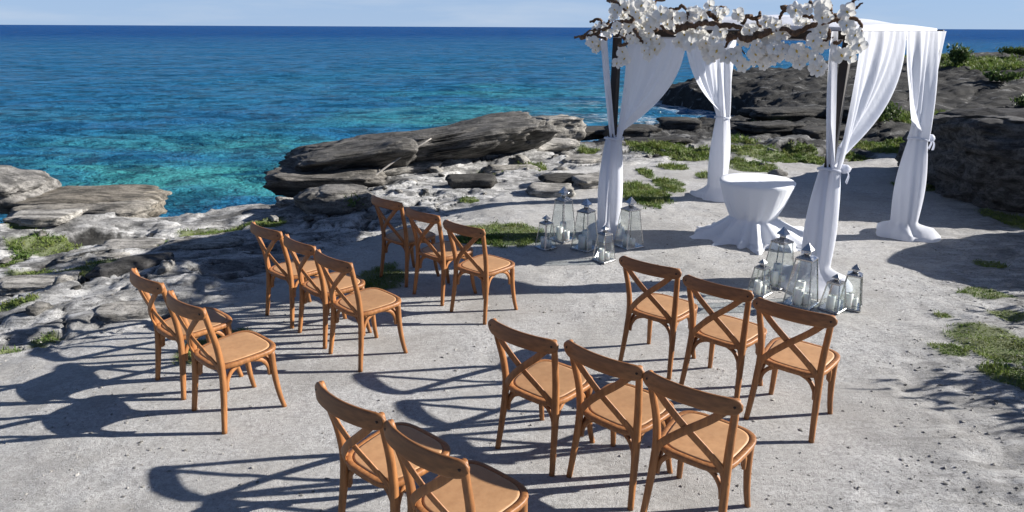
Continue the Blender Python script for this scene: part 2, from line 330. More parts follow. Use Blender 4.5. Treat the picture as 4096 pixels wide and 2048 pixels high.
# grass patches: picture centre and radii (2576 px wide picture), laid on the ground they grow on
PATCH = [(58,560,55,8),(103,583,85,15),(20,616,26,14),(58,640,60,12),(190,652,75,11),(275,632,75,9),(410,585,17,6),(560,546,95,7),(673,541,34,12),(34,756,55,12),(105,842,30,12),(20,872,30,7),
 (955,702,58,34),(1270,585,95,24),(1190,602,50,10),(1480,373,22,11),(1614,376,46,12),(1716,383,72,12),(1924,385,95,15),(2040,392,40,22),(1891,419,62,12),(1860,357,50,6),(1617,487,62,24),(1686,467,37,14),(1624,436,20,10),
 (2200,273,32,20),(2355,277,85,9),(2217,359,75,14),(2142,383,42,10),(2388,178,85,8),(2491,195,75,9),(2354,366,42,9),(1935,283,35,9),(2481,737,66,14),(2489,663,35,9),(2500,866,88,42),(2384,881,45,15),(2532,792,46,15),(2370,794,24,6),(2540,950,60,25),
 (500,885,60,30),(560,905,40,14),(600,840,45,10),(1240,425,40,8),(1330,415,40,6),(1180,497,22,4),(1690,420,35,7),(2560,560,40,30),(2450,430,60,14),(2300,470,40,10),(1785,442,30,8),(870,770,30,8)]
PW = []
for cx, cy, rx, ry in PATCH:
    c = gnd(cx, cy); d = math.hypot(c[1], CAM_H); l = abs(gnd(cx-rx, cy)[0]-gnd(cx+rx, cy)[0])/2
    dy = abs(gnd(cx, cy-ry)[1]-gnd(cx, cy+ry)[1])/2; PW.append((c[0], c[1], l*1.12, dy*1.25, gnd(cx+rx, cy)[1]-c[1]))
def green(x, y):
    g = np.full(np.shape(x), -9.0)
    for cx, cy, a, b, _ in PW:
        q = np.hypot((x-cx)/a, (y-cy)/b); g = np.maximum(g, 1-q)
    n = fbm(x*2.1, y*2.1, 3.0, 3, 91)+0.6*fbm(x*9, y*9, 1.0, 3, 92)
    return sst(0.0, 0.30, g+0.34*n+0.06)*(g > -0.25)
ROUGH_LINE = np.array([(-12.0, 2.0), (-4.6, 3.7), (-3.6, 5.3), (-2.7, 6.3), (-1.75, 7.3), (-0.7, 8.9), (0.75, 10.7), (1.7, 12.4), (5.0, 13.6), (9.0, 13.2), (14, 12.5), (60, 10)])
def terrain(x, y, parts=False):
    x, y = np.asarray(x, float), np.asarray(y, float); sd = coast_sd(x, y)
    yl = np.interp(x, ROUGH_LINE[:, 0], ROUGH_LINE[:, 1]); wob = 0.8*fbm(x*0.6, y*0.6, 0, 3, 5)
    rough = sst(-0.35, 0.75, (y-yl)*0.62+wob)
    right = sst(0.9, 3.0, x-0.65*(y-3)+0.7*fbm(x*0.8, y*0.8, 2, 3, 8))*(1-rough)   # stony ground towards the inland rock
    far = sst(13, 19, y+0.15*x)
    c, s = math.cos(R(32)), math.sin(R(32)); u, v = c*x+s*y, -s*x+c*y
    wx = 0.35*fbm(x*1.3, y*1.3, 0, 3, 31)
    n = 0.5+0.62*fbm(u*0.30+wx*0.3, v*0.95+wx, 0.3, 4, 12, 0.52)
    K = 7.0; q = n*K; fl = np.floor(q); fr = q-fl; step = (fl+sst(0.80, 0.97, fr)+0.10*fr)/K
    h = rough*(0.36*(step-0.5)+0.012*fbm(x*4, y*4, 0, 4, 14)+0.10*fbm(x*0.9, y*0.9, 0, 2, 19))
    pit = fbm(u*0.9, v*2.3, 4.2, 4, 23)
    nb = 0.5+0.6*fbm(u*0.8+wx, v*2.6, 7.3, 4, 27, 0.55); qb = nb*8; fb = np.floor(qb); h = h+rough*0.13*((fb+sst(0.84, 0.98, qb-fb))/8-0.5)
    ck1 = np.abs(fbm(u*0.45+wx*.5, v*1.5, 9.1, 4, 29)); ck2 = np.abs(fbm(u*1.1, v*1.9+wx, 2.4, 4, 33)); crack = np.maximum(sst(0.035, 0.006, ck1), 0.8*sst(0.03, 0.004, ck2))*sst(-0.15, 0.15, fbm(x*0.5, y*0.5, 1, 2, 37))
    h = h-rough*0.09*crack
    h = h-rough*0.12*sst(0.38, 0.44, pit)
    h = h+(1-rough)*(0.014*fbm(x*1.4, y*1.4, 0, 3, 41)+0.010*fbm(x*6, y*6, 0, 4, 43, .6))+right*0.042*fbm(x*4.5, y*6, 0, 5, 47, 0.6)
    # dark ragged shelf behind, rising inland
    n2 = 0.5+0.7*fbm(u*0.12, v*0.30, 0.9, 5, 61, 0.55); q2 = n2*6; f2 = np.floor(q2); st2 = (f2+sst(0.72, 0.97, q2-f2))/6
    h = h+far*(0.62*(st2-0.56)+0.07*fbm(x*2.2, y*2.2, 0, 4, 63))
    h = h-far*0.35*sst(13, 26, y)*(1-sst(10, 22, x))+sst(26, 44, y)*0.22*sst(9, 16, x)+sst(16, 32, x)*0.62*far
    h = h-0.10*sst(0, 3, -(x+3.2))*sst(0.3, 1.2, y-yl)
    h = h*(1-0.9*(1-sst(0.5, 1.0, np.min([np.hypot(x-a-0.25*math.sin(-c_), y-b-0.25*math.cos(c_)) for a, b, c_, *_ in CHAIRS], axis=0))))
    edge = sd+0.45*fbm(x*0.9, y*0.9, 0, 4, 71)
    ck = sst(-0.55, 0.25, edge); h = h*ck-(1-ck)*3.2-(1-sst(0.0, 1.6, edge))*0.22
    if not parts: return h
    dark = np.clip(far*1.0+rough*(0.95*crack+0.95*sst(0.34, 0.40, pit)+0.62*sst(0.05, 0.40, fbm(u*0.8, v*1.8, 5, 5, 77, 0.62))+0.6*(1-sst(-0.2, 0.7, edge)))+right*(0.20+0.35*sst(0.0, 0.35, fbm(x*3.5, y*5, 6, 4, 79))), 0, 1)  # weathering, with shade of cracks, pits and far rock faces painted in
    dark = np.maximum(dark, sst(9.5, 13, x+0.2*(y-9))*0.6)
    return h, dark, rough, right, sd

# ------------------------------------------------------------------ ground, sea
def axis(segs):
    out = [segs[0][0]]
    for a, b, d0, d1 in segs:
        x = a
        while x < b-1e-6:
            f = (x-a)/(b-a); x += d0*(1-f)+d1*f; out.append(min(x, b))
    return np.unique(np.array(out))
def grid(X, Y):
    gx, gy = np.meshgrid(X, Y); nx, ny = len(X), len(Y)
    i = (np.arange(ny-1)[:, None]*nx+np.arange(nx-1)[None, :]).ravel()
    return gx.ravel(), gy.ravel(), np.stack([i, i+1, i+nx+1, i+nx], 1)
def vcol(mesh, cols):
    a = mesh.color_attributes.new('m', 'FLOAT_COLOR', 'POINT'); c = np.ones((len(mesh.vertices), 4), np.float32); c[:, :3] = cols
    a.data.foreach_set('color', c.ravel())
X = axis([(-30, -9, 1.5, 0.12), (-9, -5, 0.08, 0.032), (-5, 5, 0.032, 0.032), (5, 12, 0.036, 0.12), (12, 34, 0.13, 0.30), (34, 90, 0.5, 4)])
Y = axis([(-25, 1.0, 4, 0.3), (1.0, 8, 0.034, 0.030), (8, 16, 0.032, 0.06), (16, 30, 0.065, 0.11), (30, 56, 0.13, 0.25), (56, 64, 0.5, 2)])
gx, gy, F = grid(X, Y)
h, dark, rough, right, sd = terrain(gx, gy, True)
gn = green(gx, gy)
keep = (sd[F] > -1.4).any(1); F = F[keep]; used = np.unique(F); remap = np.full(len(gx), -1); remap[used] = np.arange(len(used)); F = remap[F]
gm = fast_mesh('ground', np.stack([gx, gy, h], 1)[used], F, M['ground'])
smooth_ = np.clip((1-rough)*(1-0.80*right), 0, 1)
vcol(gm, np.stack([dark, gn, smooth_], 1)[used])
tag(ob('ground', gm), kind='structure')

X = axis([(-30000, -2000, 9000, 1500), (-2000, -100, 900, 40), (-100, -26, 30, 1.2), (-26, 16, 0.16, 0.16), (16, 100, 0.6, 25), (100, 2000, 40, 900), (2000, 30000, 1500, 9000)])
Y = axis([(5, 34, 0.12, 0.16), (34, 90, 0.2, 1.0), (90, 600, 2, 40), (600, 3000, 60, 500), (3000, 40000, 900, 8000)])
gx, gy, F = grid(X, Y)
fade = np.exp(-np.maximum(gy-20, 0)/45)*np.exp(-np.maximum(np.abs(gx)-24, 0)/20)
wv = 0.13*fbm(gx*0.35+gy*0.1, gy*0.95, 0, 4, 101)+0.05*fbm(gx*1.3, gy*2.4, 3, 3, 105)
z = SEA_Z+wv*fade
near = np.abs(gx) < 120; sdv = np.full(gx.shape, -400.0); msk = near & (gy < 160); sdv[msk] = coast_sd(gx[msk], gy[msk])
off = -sdv+2.2*fbm(gx*0.07, gy*0.12, 0, 3, 111)*4
sh = np.clip(1.1*np.exp(-np.maximum(off-2, 0)/12.0)*(1-0.65*sst(-3, 3, gx))+0.85*np.exp(-((gx+10)/10)**2-((gy-19)/6.5)**2), 0, 1)
dp = sst(35, 420, gy+0.25*np.abs(gx)+25*fbm(gx*0.012, gy*0.02, 0, 3, 113))
foam = np.clip(sst(2.6, 0.2, -sdv)*0.9+0.9*np.exp(-((gx-6.8)/3.6)**2-((gy-32)/10)**2)*sst(0.35, -0.1, np.abs(fbm(gx*0.3, gy*0.5, 0, 3, 120)))*1.0+np.exp(-((gx-32)/5)**2-((gy-54)/2.0)**2), 0, 1)
sm = fast_mesh('sea', np.stack([gx, gy, z], 1), F, M['sea']); vcol(sm, np.stack([sh, foam, dp], 1))
tag(ob('sea', sm), kind='structure')

# ------------------------------------------------------------------ rocks
def ico(sub):
    import bmesh
    bm = bmesh.new(); bmesh.ops.create_icosphere(bm, subdivisions=sub, radius=1.0); V = np.array([v.co[:] for v in bm.verts]); F = np.array([[v.index for v in f.verts] for f in bm.faces]); bm.free(); return V, F
ICO = {s: ico(s) for s in (3, 4, 5, 6)}
def rock(name, c, size, rz, seed, label, sub=5, tint=(1, 1, 1), tilt=(0, 0), boxy=0.55, rough=0.16, strata=0.10, under=0.25, group=None, cat='rock', sf=5.0, shear=0.0):
    V, F = ICO[sub]; p = np.sign(V)*np.abs(V)**boxy; p = p/np.maximum(np.abs(p).max(1), 1e-6)[:, None]*np.linalg.norm(V, axis=1)[:, None]*0.35+p*0.65
    sx, sy, sz = size; P = p*np.array([sx/2, sy/2, sz/2])
    L = (sx*sy*sz)**(1/3); f = 1.5/L
    d = fbm(P[:, 0]*f, P[:, 1]*f, P[:, 2]*f*1.6, 5, seed)
    d2 = fbm(P[:, 0]*f*4, P[:, 1]*f*4, P[:, 2]*f*5, 4, seed+7)
    lay = fbm(P[:, 0]*0.3, P[:, 1]*0.3, P[:, 2]*sf/max(sz, 0.3)+d*0.7, 3, seed+3)
    ledge = np.floor(lay*3.2+0.5)/3.2
    hx = 1+rough*2.2*d+strata*1.6*ledge+rough*0.5*d2-under*sst(0.15, -0.9, p[:, 2])*(0.7+0.6*d)
    P[:, 0] *= hx; P[:, 1] *= hx; P[:, 2] *= 1+rough*1.2*d+rough*0.35*d2
    P[:, 2] += sz*0.10*fbm(P[:, 0]*1.1/L, P[:, 1]*1.1/L, 2.0, 4, seed+9)
    P[:, 1] += shear*(sz*0.35-P[:, 2])
    M3 = np.array(Matrix.Rotation(tilt[0], 3, 'X') @ Matrix.Rotation(tilt[1], 3, 'Y')); P = P@M3.T
    m = fast_mesh(name, P, F, M['rock']); o = ob(name, m); o.location = c; o.rotation_euler = (0, 0, rz); o.color = (*tint, 1)
    return tag(o, label, cat, group)
def at_rock(X, Y, zc, **k): return tuple(gnd(X, Y, 0)[:2])+(zc,)
rock('limestone_slab', (-1.45, 13.2, 0.04), (4.5, 1.9, 1.08), R(21), 201, 'long dark limestone slab lying along the sea edge with a pale top', 6, (0.38, 0.375, 0.37), (R(2), R(-6)), under=0.15, strata=0.03, rough=0.26, shear=1.5, boxy=0.5)
rock('limestone_block', (-2.9, 12.0, -0.02), (2.0, 1.3, 0.95), R(18), 207, 'dark sloping rock block joined to the seaward end of the long slab', 5, (0.34, 0.335, 0.33), (R(2), R(-6)), under=0.2, strata=0.05, rough=0.2, shear=1.5, boxy=0.45)
rock('limestone_ledge', (-3.2, 11.3, -0.13), (1.9, 1.0, 0.58), R(6), 213, 'low undercut rock ledge jutting over the water below the long slab', 5, (0.42, 0.405, 0.39), (R(1), 0), under=0.3, strata=0.10, shear=1.4, boxy=0.45)
rock('limestone_boulder', (0.95, 16.2, 0.10), (1.3, 1.1, 0.75), R(20), 219, 'rounded pitted boulder at the inland end of the long slab', 5, (0.8, 0.78, 0.75), shear=0.3)
rock('limestone_boulder', (-8.05, 9.85, 0.08), (1.9, 1.1, 0.68), R(8), 227, 'large pale boulder with a dark hollow underneath on the sea edge', 5, (0.58, 0.575, 0.575), (R(4), R(6)), under=0.4, shear=0.7)
rock('limestone_ledge', (-6.45, 10.2, -0.24), (2.2, 1.1, 0.60), R(6), 231, 'brownish weathered rock ledge beside the large pale boulder', 5, (0.56, 0.52, 0.46), under=0.3, strata=0.16, shear=0.3)
rock('limestone_ledge', (-6.2, 9.6, -0.16), (1.7, 0.7, 0.36), R(3), 233, 'flat grey rock shelf in front of the brownish weathered ledge', 5, (0.75, 0.72, 0.67), under=0.3)
rock('limestone_boulder', (-2.55, 9.62, 0.06), (0.95, 0.6, 0.42), R(15), 239, 'dark pitted rock with a shrub growing on its side', 5, (0.55, 0.54, 0.53))
rock('limestone_boulder', (-3.95, 6.75, 0.02), (0.85, 0.26, 0.24), R(38), 241, 'dark rounded rock ridge lying behind the seaward chairs', 4, (0.25, 0.25, 0.26), boxy=0.8)
rock('limestone_boulder', (8.15, 10.6, 0.28), (3.3, 3.6, 1.55), R(-14), 245, 'big dark flat-topped boulder on the inland side of the arbour', 6, (0.30, 0.30, 0.31), (R(-4), R(5)), under=0.25, strata=0.12)
rock('limestone_boulder', (7.7, 7.55, 0.28), (1.9, 1.5, 1.55), R(25), 247, 'dark boulder standing next to the big flat-topped boulder', 5, (0.24, 0.24, 0.25))
rock('limestone_boulder', (10.6, 14.6, 0.30), (3.0, 1.6, 1.1), R(10), 251, 'dark overgrown rock behind the big flat-topped boulder', 5, (0.12, 0.12, 0.13))
# ledges and lumps of the rock shelf (picture position of the foot, size in metres)
LED = [(1020,425,1.5,0.6,0.34,22,'pale pointed slab in front of the long dark slab'),(1130,405,1.2,0.55,0.30,28,'pale lumpy rock tucked under the long slab'),(1255,375,1.7,0.7,0.34,32,'pale layered rock lying before the long slab'),(1370,375,1.3,0.7,0.36,30,'layered grey rock before the rounded pitted boulder'),
 (1290,420,1.1,0.5,0.30,14,'arched grey rock with grass in its dark hollow'),(1185,470,0.75,0.40,0.30,6,'dark overhanging rock with a long shadow on the pale shelf'),(1420,462,0.8,0.42,0.26,12,'jagged dark rock behind the tallest lantern'),(1495,470,0.7,0.5,0.34,30,'rough grey rock beside the seaward front curtain'),
 (1390,490,0.7,0.45,0.30,-8,'rough broken rock behind the lantern cluster'),(1470,405,0.9,0.5,0.24,20,'low flat rock near the green tuft by the seaward curtain'),(1480,345,1.6,0.9,0.42,18,'dark flat rock at the sea edge behind the seaward curtain'),(1590,340,1.4,0.8,0.40,8,'dark rock lump beyond the seaward side curtain'),
 (1710,328,1.1,0.7,0.55,0,'dark pointed rock by the little bay'),(1650,365,1.4,0.5,0.26,12,'dark rock strip above the grass bank'),(225,610,0.95,0.4,0.22,12,'grey slab over a dark crevice beside the grass'),(320,590,0.7,0.35,0.18,10,'small grey slab above the crevice'),
 (500,595,0.8,0.3,0.16,8,'low slab with dark cracks on the pale shelf'),(90,560,0.9,0.5,0.22,6,'pale grey slab below the large pale boulder'),(70,690,0.8,0.4,0.18,18,'whitish knobbly rock near the strip of grass'),(330,790,0.75,0.38,0.16,16,'low grey ledge behind the third-row outer chair'),(820,330+185,0.4,0.3,0.2,10,'small dark stone against the shrub rock'),
 (1940,330,1.6,0.7,0.36,10,'dark weathered rock above the green bank'),(2080,345,1.4,0.7,0.40,16,'dark weathered rock next to the inland curtain'),(1990,300,2.6,1.2,0.55,8,'dark broad ledge on the headland slope'),(2180,300,2.2,1.0,0.6,12,'dark ledge between the two inland curtains'),(2390,390,1.2,0.6,0.45,-5,'dark rock in front of the big flat-topped boulder')]
rnd = random.Random(7)
for i, (X_, Y_, a, b, c_, rz, lab) in enumerate(LED):
    p = gnd(X_, Y_); zt = float(terrain(np.array([p[0]]), np.array([p[1]]))[0]); sc = 1.0
    if Y_ < 400: p = gnd(X_, Y_, zt)
    dk = 0.20 if 'dark' in lab.split()[0] or 'jagged' in lab else 0.95
    rock('rock_ledge', (p[0], p[1]+b*0.3, zt+c_*0.12), (a, b*1.15, c_*(0.62 if X_ < 1560 else 0.8)), R(rz), 300+i*5, lab+'', 4, (dk, dk*0.985, dk*0.96), under=0.3, strata=0.14)
st_me = []
for i in range(6):
    V, F = ICO[3]; P = np.sign(V)*np.abs(V)**0.7; P = P*(1+0.5*fbm(P[:, 0]*1.3, P[:, 1]*1.3, P[:, 2]*1.3, 3, 400+i))[:, None]*np.array([0.5, 0.36, 0.26]); st_me.append(fast_mesh('stone', P, F, M['rock']))
cnt = 0; rnd = random.Random(21)
while cnt < 70:
    x, y = rnd.uniform(-7, 5.5), rnd.uniform(4.5, 15); h1, d1, r1, ri1, s1 = terrain(np.array([x]), np.array([y]), True)
    if s1[0] < 0.5 or (r1[0] < 0.5 and rnd.random() > 0.04): continue
    if min(math.hypot(x-c[0], y-c[1]) for c in CHAIRS) < 0.75 or (x > 0.2 and 5.3 < y < 10.5): continue
    s = rnd.choice((0.06, 0.08, 0.1, 0.13, 0.2))*(1 if y < 9 else 1.5); o = ob('loose_stone', st_me[cnt % 6]); o.location = (x, y, float(h1[0])+0.10*s); o.scale = (s, s*rnd.uniform(.7, 1.2), s*rnd.uniform(.7, 1.1))
    o.rotation_euler = (rnd.uniform(-.2, .2), rnd.uniform(-.2, .2), rnd.uniform(0, 6.3)); q = rnd.choice((0.35, 0.5, 0.8, 1.0)); o.color = (q, q*.99, q*.97, 1)
    tag(o, '%s %s loose limestone stone lying on the rock shelf' % ('tiny' if s < .09 else 'small' if s < .14 else 'fist-sized', 'dark' if q < .6 else 'pale'), 'stone', 'loose stones on the rock shelf'); cnt += 1
rg_ = np.random.RandomState(9); N_ = 30000; gx_ = rg_.uniform(-4.5, 5.6, N_); gy_ = rg_.uniform(1.4, 9.5, N_); hh_, dd_, ro_, ri_, _s = terrain(gx_, gy_, True)
kp_ = rg_.rand(N_) < (0.05+0.65*ri_+0.35*ro_+0.25*(sst(0.05, 0.4, fbm(gx_*0.9, gy_*0.9, 8, 3, 88))))*(ri_+ro_ > -1); gx_, gy_, hh_ = gx_[kp_], gy_[kp_], hh_[kp_]; n_ = len(gx_)
import bmesh
bm_ = bmesh.new(); bmesh.ops.create_icosphere(bm_, subdivisions=1, radius=1.0); IV = np.array([v.co[:] for v in bm_.verts]); IF = np.array([[v.index for v in f.verts] for f in bm_.faces]); bm_.free()
sz_ = 0.003+0.008*rg_.rand(n_)**3; sc_ = sz_[:, None]*rg_.uniform(.7, 1.35, (n_, 3))*np.array([1.2, 1.0, .7]); an_ = rg_.uniform(0, 6.3, n_)
PV = IV[None]*(1+0.35*rg_.uniform(-1, 1, (n_, len(IV), 1)))*sc_[:, None, :]; PX = PV[..., 0]*np.cos(an_)[:, None]-PV[..., 1]*np.sin(an_)[:, None]; PY = PV[..., 0]*np.sin(an_)[:, None]+PV[..., 1]*np.cos(an_)[:, None]
PV = np.stack([PX+gx_[:, None], PY+gy_[:, None], PV[..., 2]+hh_[:, None]+sz_[:, None]*.05], -1).reshape(-1, 3); PF = (IF[None]+(np.arange(n_)*len(IV))[:, None, None]).reshape(-1, 3)
og = ob('gravel', fast_mesh('gravel', PV, PF, M['rock'], False)); og.color = (1.1, 1.09, 1.07, 1); tag(og, 'fine grey gravel strewn over the pale ground', 'gravel', kind='stuff')
p0 = gnd(930, 452, 0.0); dr = ray(1085, 348); p1 = np.array([0, 0, CAM_H])+dr*(11.95/dr[1])
tag(ob('driftwood_stick', me('driftwood_stick', *sweep(spline([p0, p0*.6+p1*.4+[0, 0, .03], p1], 12), np.linspace(.020, .011, 12), np.linspace(.018, .010, 12), n=8), M['stick'])), 'thin bleached stick leaning against the long dark slab', 'stick')

# ------------------------------------------------------------------ grass and shrubs
def blades(name, pts, hgt, wid, mat, rs):
    n = len(pts); a = rs.uniform(0, 2*np.pi, n); lean = rs.uniform(0.1, 0.9, n); hh = hgt*rs.uniform(0.5, 1.3, n); ww = wid*rs.uniform(0.6, 1.3, n); b = a+rs.uniform(-1.2, 1.2, n)+np.pi/2
    side = np.stack([np.cos(b), np.sin(b), 0*b], 1)*ww[:, None]/2; dirn = np.stack([np.cos(a)*lean, np.sin(a)*lean, np.ones(n)], 1)
    mid = pts+dirn*hh[:, None]*0.55; tip = pts+np.stack([np.cos(a)*lean*1.6, np.sin(a)*lean*1.6, np.full(n, 0.95)], 1)*hh[:, None]
    V = np.stack([pts-side, pts+side, mid-side*0.8, mid+side*0.8, tip], 1).reshape(-1, 3); i = np.arange(n)*5
    F = np.concatenate([np.stack([i, i+1, i+3], 1), np.stack([i, i+3, i+2], 1), np.stack([i+2, i+3, i+4], 1)])
    return fast_mesh(name, V, F, mat, False)
rs = np.random.RandomState(3); pts, hs, ws = [], [], []
for cx, cy, a, b, _ in PW:
    d = math.hypot(cx, cy); dens = 7500*min(1, (6.5/d)**1.5); n = int(min(14000, dens*math.pi*a*b*1.9)); 
    x = rs.uniform(cx-1.35*a, cx+1.35*a, n); y = rs.uniform(cy-1.35*b, cy+1.35*b, n); g = green(x, y); k_ = rs.rand(n) < g**1.3*(0.55+0.45*sst(-0.25, 0.15, fbm(x*3.3, y*4.5, 2, 3, 95)))
    x, y = x[k_], y[k_]; pts.append(np.stack([x, y, terrain(x, y)-0.004], 1)); hs.append(np.full(len(x), 0.027*max(1, (d/8))*(0.9+0.5*rs.rand()))); ws.append(np.full(len(x), 0.008*max(1, d/6.5)))
pts = np.concatenate(pts); hs = np.concatenate(hs); ws = np.concatenate(ws); clump = 0.6+0.9*sst(-0.3, 0.5, fbm(pts[:, 0]*5, pts[:, 1]*5, 0, 2, 55)); clump = clump/1.0
tag(ob('grass', blades('grass', pts, hs*clump, ws, M['grass'], rs)), 'short green grass and ground cover growing in the hollows of the rock', 'grass', kind='stuff')
def shrub(px, py, w, hgt, nl, label, leaf=0.03, zoff=None, xy=None, seed=1):
    p = gnd(px, py) if xy is None else np.array([*xy, 0.0]); zt = float(terrain(np.array([p[0]]), np.array([p[1]]))[0]) if zoff is None else zoff
    if zoff is None and xy is None: p = gnd(px, py, zt)
    e = empty('shrub', (p[0], p[1], zt-0.02)); r = np.random.RandomState(seed); sb = MB(); tips = []
    for i in range(9):
        a = r.uniform(0, 6.28); l = r.uniform(.4, 1.0); tp = np.array([math.cos(a)*w*.5*l, math.sin(a)*w*.5*l, hgt*r.uniform(.55, 1.0)])
        sb.add(*sweep(spline([(0, 0, 0), tp*[.35, .35, .5], tp], 6), np.linspace(.014, .004, 6)*hgt*1.5, np.linspace(.014, .004, 6)*hgt*1.5, side=(1, 0.2, 0), n=5)); tips.append(tp)
    ob('stem', sb.mesh('stem', M['bark']), e); tips = np.array(tips)
    c = tips[r.randint(0, 9, nl)]*r.uniform(.45, 1.05, (nl, 1))+r.normal(0, 1, (nl, 3))*np.array([w, w, hgt])*0.10; c[:, 2] = np.abs(c[:, 2])
    ob('foliage', blades('foliage', c, np.full(nl, leaf*1.6), np.full(nl, leaf), M['shrub'], r), e)
    return tag(e, label, 'shrub')
shrub(885, 528, 0.5, 0.28, 700, 'small grey-green shrub growing against the dark pitted rock', 0.03, seed=2)
shrub(0, 0, 1.5, 1.0, 900, 'round green shrub standing alone on the far shore', 0.11, xy=(24.6, 39.0), seed=3)
shrub(0, 0, 1.3, 0.7, 1400, 'leafy shrub with light green leaves above the big boulder', 0.05, xy=(10.1, 13.3), seed=4)
shrub(0, 0, 1.2, 0.9, 1200, 'leafy shrub spilling over the side of the big boulder', 0.05, xy=(9.9, 11.6), seed=5)
shrub(0, 0, 2.6, 0.5, 800, 'low dark shrub on the far rocks beyond the big boulder', 0.12, xy=(30.5, 43), seed=6)
shrub(0, 0, 2.5, 0.6, 800, 'spreading dark shrub on the far rise beyond the big boulder', 0.12, xy=(33.5, 43.5), seed=7)
shrub(0, 0, 1.4, 0.45, 600, 'low bright shrub on the green far slope', 0.09, xy=(21.5, 31), seed=8)
shrub(0, 0, 1.5, 0.5, 700, 'bushy shrub at the foot of the green far slope', 0.08, xy=(18.7, 25), seed=9)
shrub(0, 0, 1.1, 0.5, 600, 'low shrub on the dark rock inland of the arbour', 0.06, xy=(10.3, 19.5), seed=10)
shrub(0, 0, 1.3, 1.0, 1500, 'leafy shrub on the stony ground inland of the chairs', 0.05, xy=(5.35, 4.35), seed=11)
shrub(0, 0, 1.5, 0.9, 1500, 'wide leafy shrub between the stony ground and the dark boulder', 0.05, xy=(6.9, 5.9), seed=12)

# ------------------------------------------------------------------ chairs
def seat_ring(sc, z, n=36):
    out = []
    for a in np.linspace(0, 2*np.pi, n, endpoint=False):
        ca, sa = math.cos(a), math.sin(a); e = 0.52
        x, y = math.copysign(abs(ca)**e, ca), math.copysign(abs(sa)**e, sa)
        wd = 0.215+0.018*y; cyy = 0.218
        out.append((x*wd*sc if sc > .0 else 0, cyy+y*0.222*sc, z-0.012*(1-(y*sc+1)/2)))
    return out
def make_chair():
    t = empty('crossback_chair'); W = M['wood']; SZ = 0.455
    s = ob('seat', me('seat', *loft([seat_ring(.93, SZ-.034), seat_ring(.985, SZ-.030), seat_ring(1.0, SZ-.016), seat_ring(.995, SZ-.004), seat_ring(.975, SZ), seat_ring(.87, SZ+.001), seat_ring(.855, SZ-.004)]), W), t)
    ob('seat_panel', me('seat_panel', *loft([seat_ring(.85, SZ-.003), seat_ring(.845, SZ+.002), seat_ring(.80, SZ+.0030), seat_ring(.6, SZ+.0035), seat_ring(.3, SZ+.0035)], True, False), M['seat']), s)
    for sg in (-1, 1):
        P = spline([(sg*.208, -.012, 0), (sg*.200, .006, .12), (sg*.190, .030, .30), (sg*.185, .038, .45), (sg*.192, .022, .60), (sg*.206, -.010, .74), (sg*.216, -.036, .862)], 26)
        w = np.interp(P[:, 2], [0, .3, .45, .87], [.0170, .0215, .0220, .0175]); ob('leg', me('rear_leg', *sweep(P, w, w, side=(1, 0, 0), n=10), W), t)
        P = spline([(sg*.199, .418, 0), (sg*.190, .398, .10), (sg*.183, .382, .25), (sg*.181, .376, .435)], 16)
        w = np.interp(P[:, 2], [0, .25, .44], [.0160, .0205, .0225]); ob('leg', me('front_leg', *sweep(P, w, w, side=(1, 0, 0), n=10), W), t)
    P = spline([(-.246, -.036, .838), (-.15, -.078, .838), (0, -.098, .838), (.15, -.078, .838), (.246, -.036, .838)], 27)
    hh = .043*np.sqrt(np.clip(1-np.abs(np.linspace(-1, 1, 27))**9, .10, 1)); P[:, 2] -= 0.004*np.abs(np.linspace(-1, 1, 27))
    cr_ = ob('crest_rail', me('crest_rail', *sweep(P, hh, .0105, side=(0, .22, 1), n=14, p=3.5), M['crest']), t)
    for sg in (-1, 1):
        V, F = sweep([(sg*.216, -.058, .836), (sg*.216, -.0645, .8355)], [.008, .006], [.008, .006], side=(1, 0, 0), n=10); ob('bolt', me('bolt', V, F, M['bolt']), cr_)
    for sg in (-1, 1):
        off = -.006 if sg > 0 else .006
        P = spline([(sg*.205, -.047, .835), (sg*.12, -.060+off, .742), (0, -.050+off, .632), (-sg*.105, -.012+off, .52), (-sg*.168, .026, .432), (-sg*.188, .028, .365)], 26)
        ob('cross_slat', me('cross_slat', *sweep(P, .0205, .0062, side=(1, 0, -sg*1.0), n=10, p=3.2), W), t)
    def arch(a, b, bow):                                        # bent brace: up one leg, under the seat, down the next
        a, b = np.array(a), np.array(b); up = np.array([0, 0, .145]); m = (a+b)/2+up+np.array([bow[0], bow[1], .004])
        P = spline([a, a+(b-a)*.03+up*.45, a+(b-a)*.18+up*.86+np.array(bow+(0,))*.5, m, b+(a-b)*.18+up*.86+np.array(bow+(0,))*.5, b+(a-b)*.03+up*.45, b], 24)
        ob('brace', me('brace', *sweep(P, .0145, .0110, side=(0.02, 0.03, 1.0), n=8, p=2.5), W), t)
    arch((-.172, .046, .262), (.172, .046, .262), (0.0, 0.012)); arch((-.163, .372, .262), (.163, .372, .262), (0.0, -0.012))
    arch((-.178, .056, .262), (-.172, .356, .262), (0.012, 0.0)); arch((.178, .056, .262), (.172, .356, .262), (-0.012, 0.0))
    return t
proto = make_chair()
for i, (x, y, a, row, place, blk) in enumerate(CHAIRS):
    o = proto if i == 0 else copy_tree(proto)
    c, s = math.cos(a), math.sin(a); fx = [x+c*px-s*py for px, py in ((-.2, 0), (.2, 0), (.2, .41), (-.2, .41))]; fy = [y+s*px+c*py for px, py in ((-.2, 0), (.2, 0), (.2, .41), (-.2, .41))]
    o.location = (x, y, float(np.min(terrain(np.array(fx), np.array(fy))))-0.001); o.rotation_euler = (0, 0, a)
    tag(o, 'brown wooden crossback chair, %s of the %s row, %s side of the aisle' % (place, row, blk), 'chair', 'crossback chairs facing the arbour')

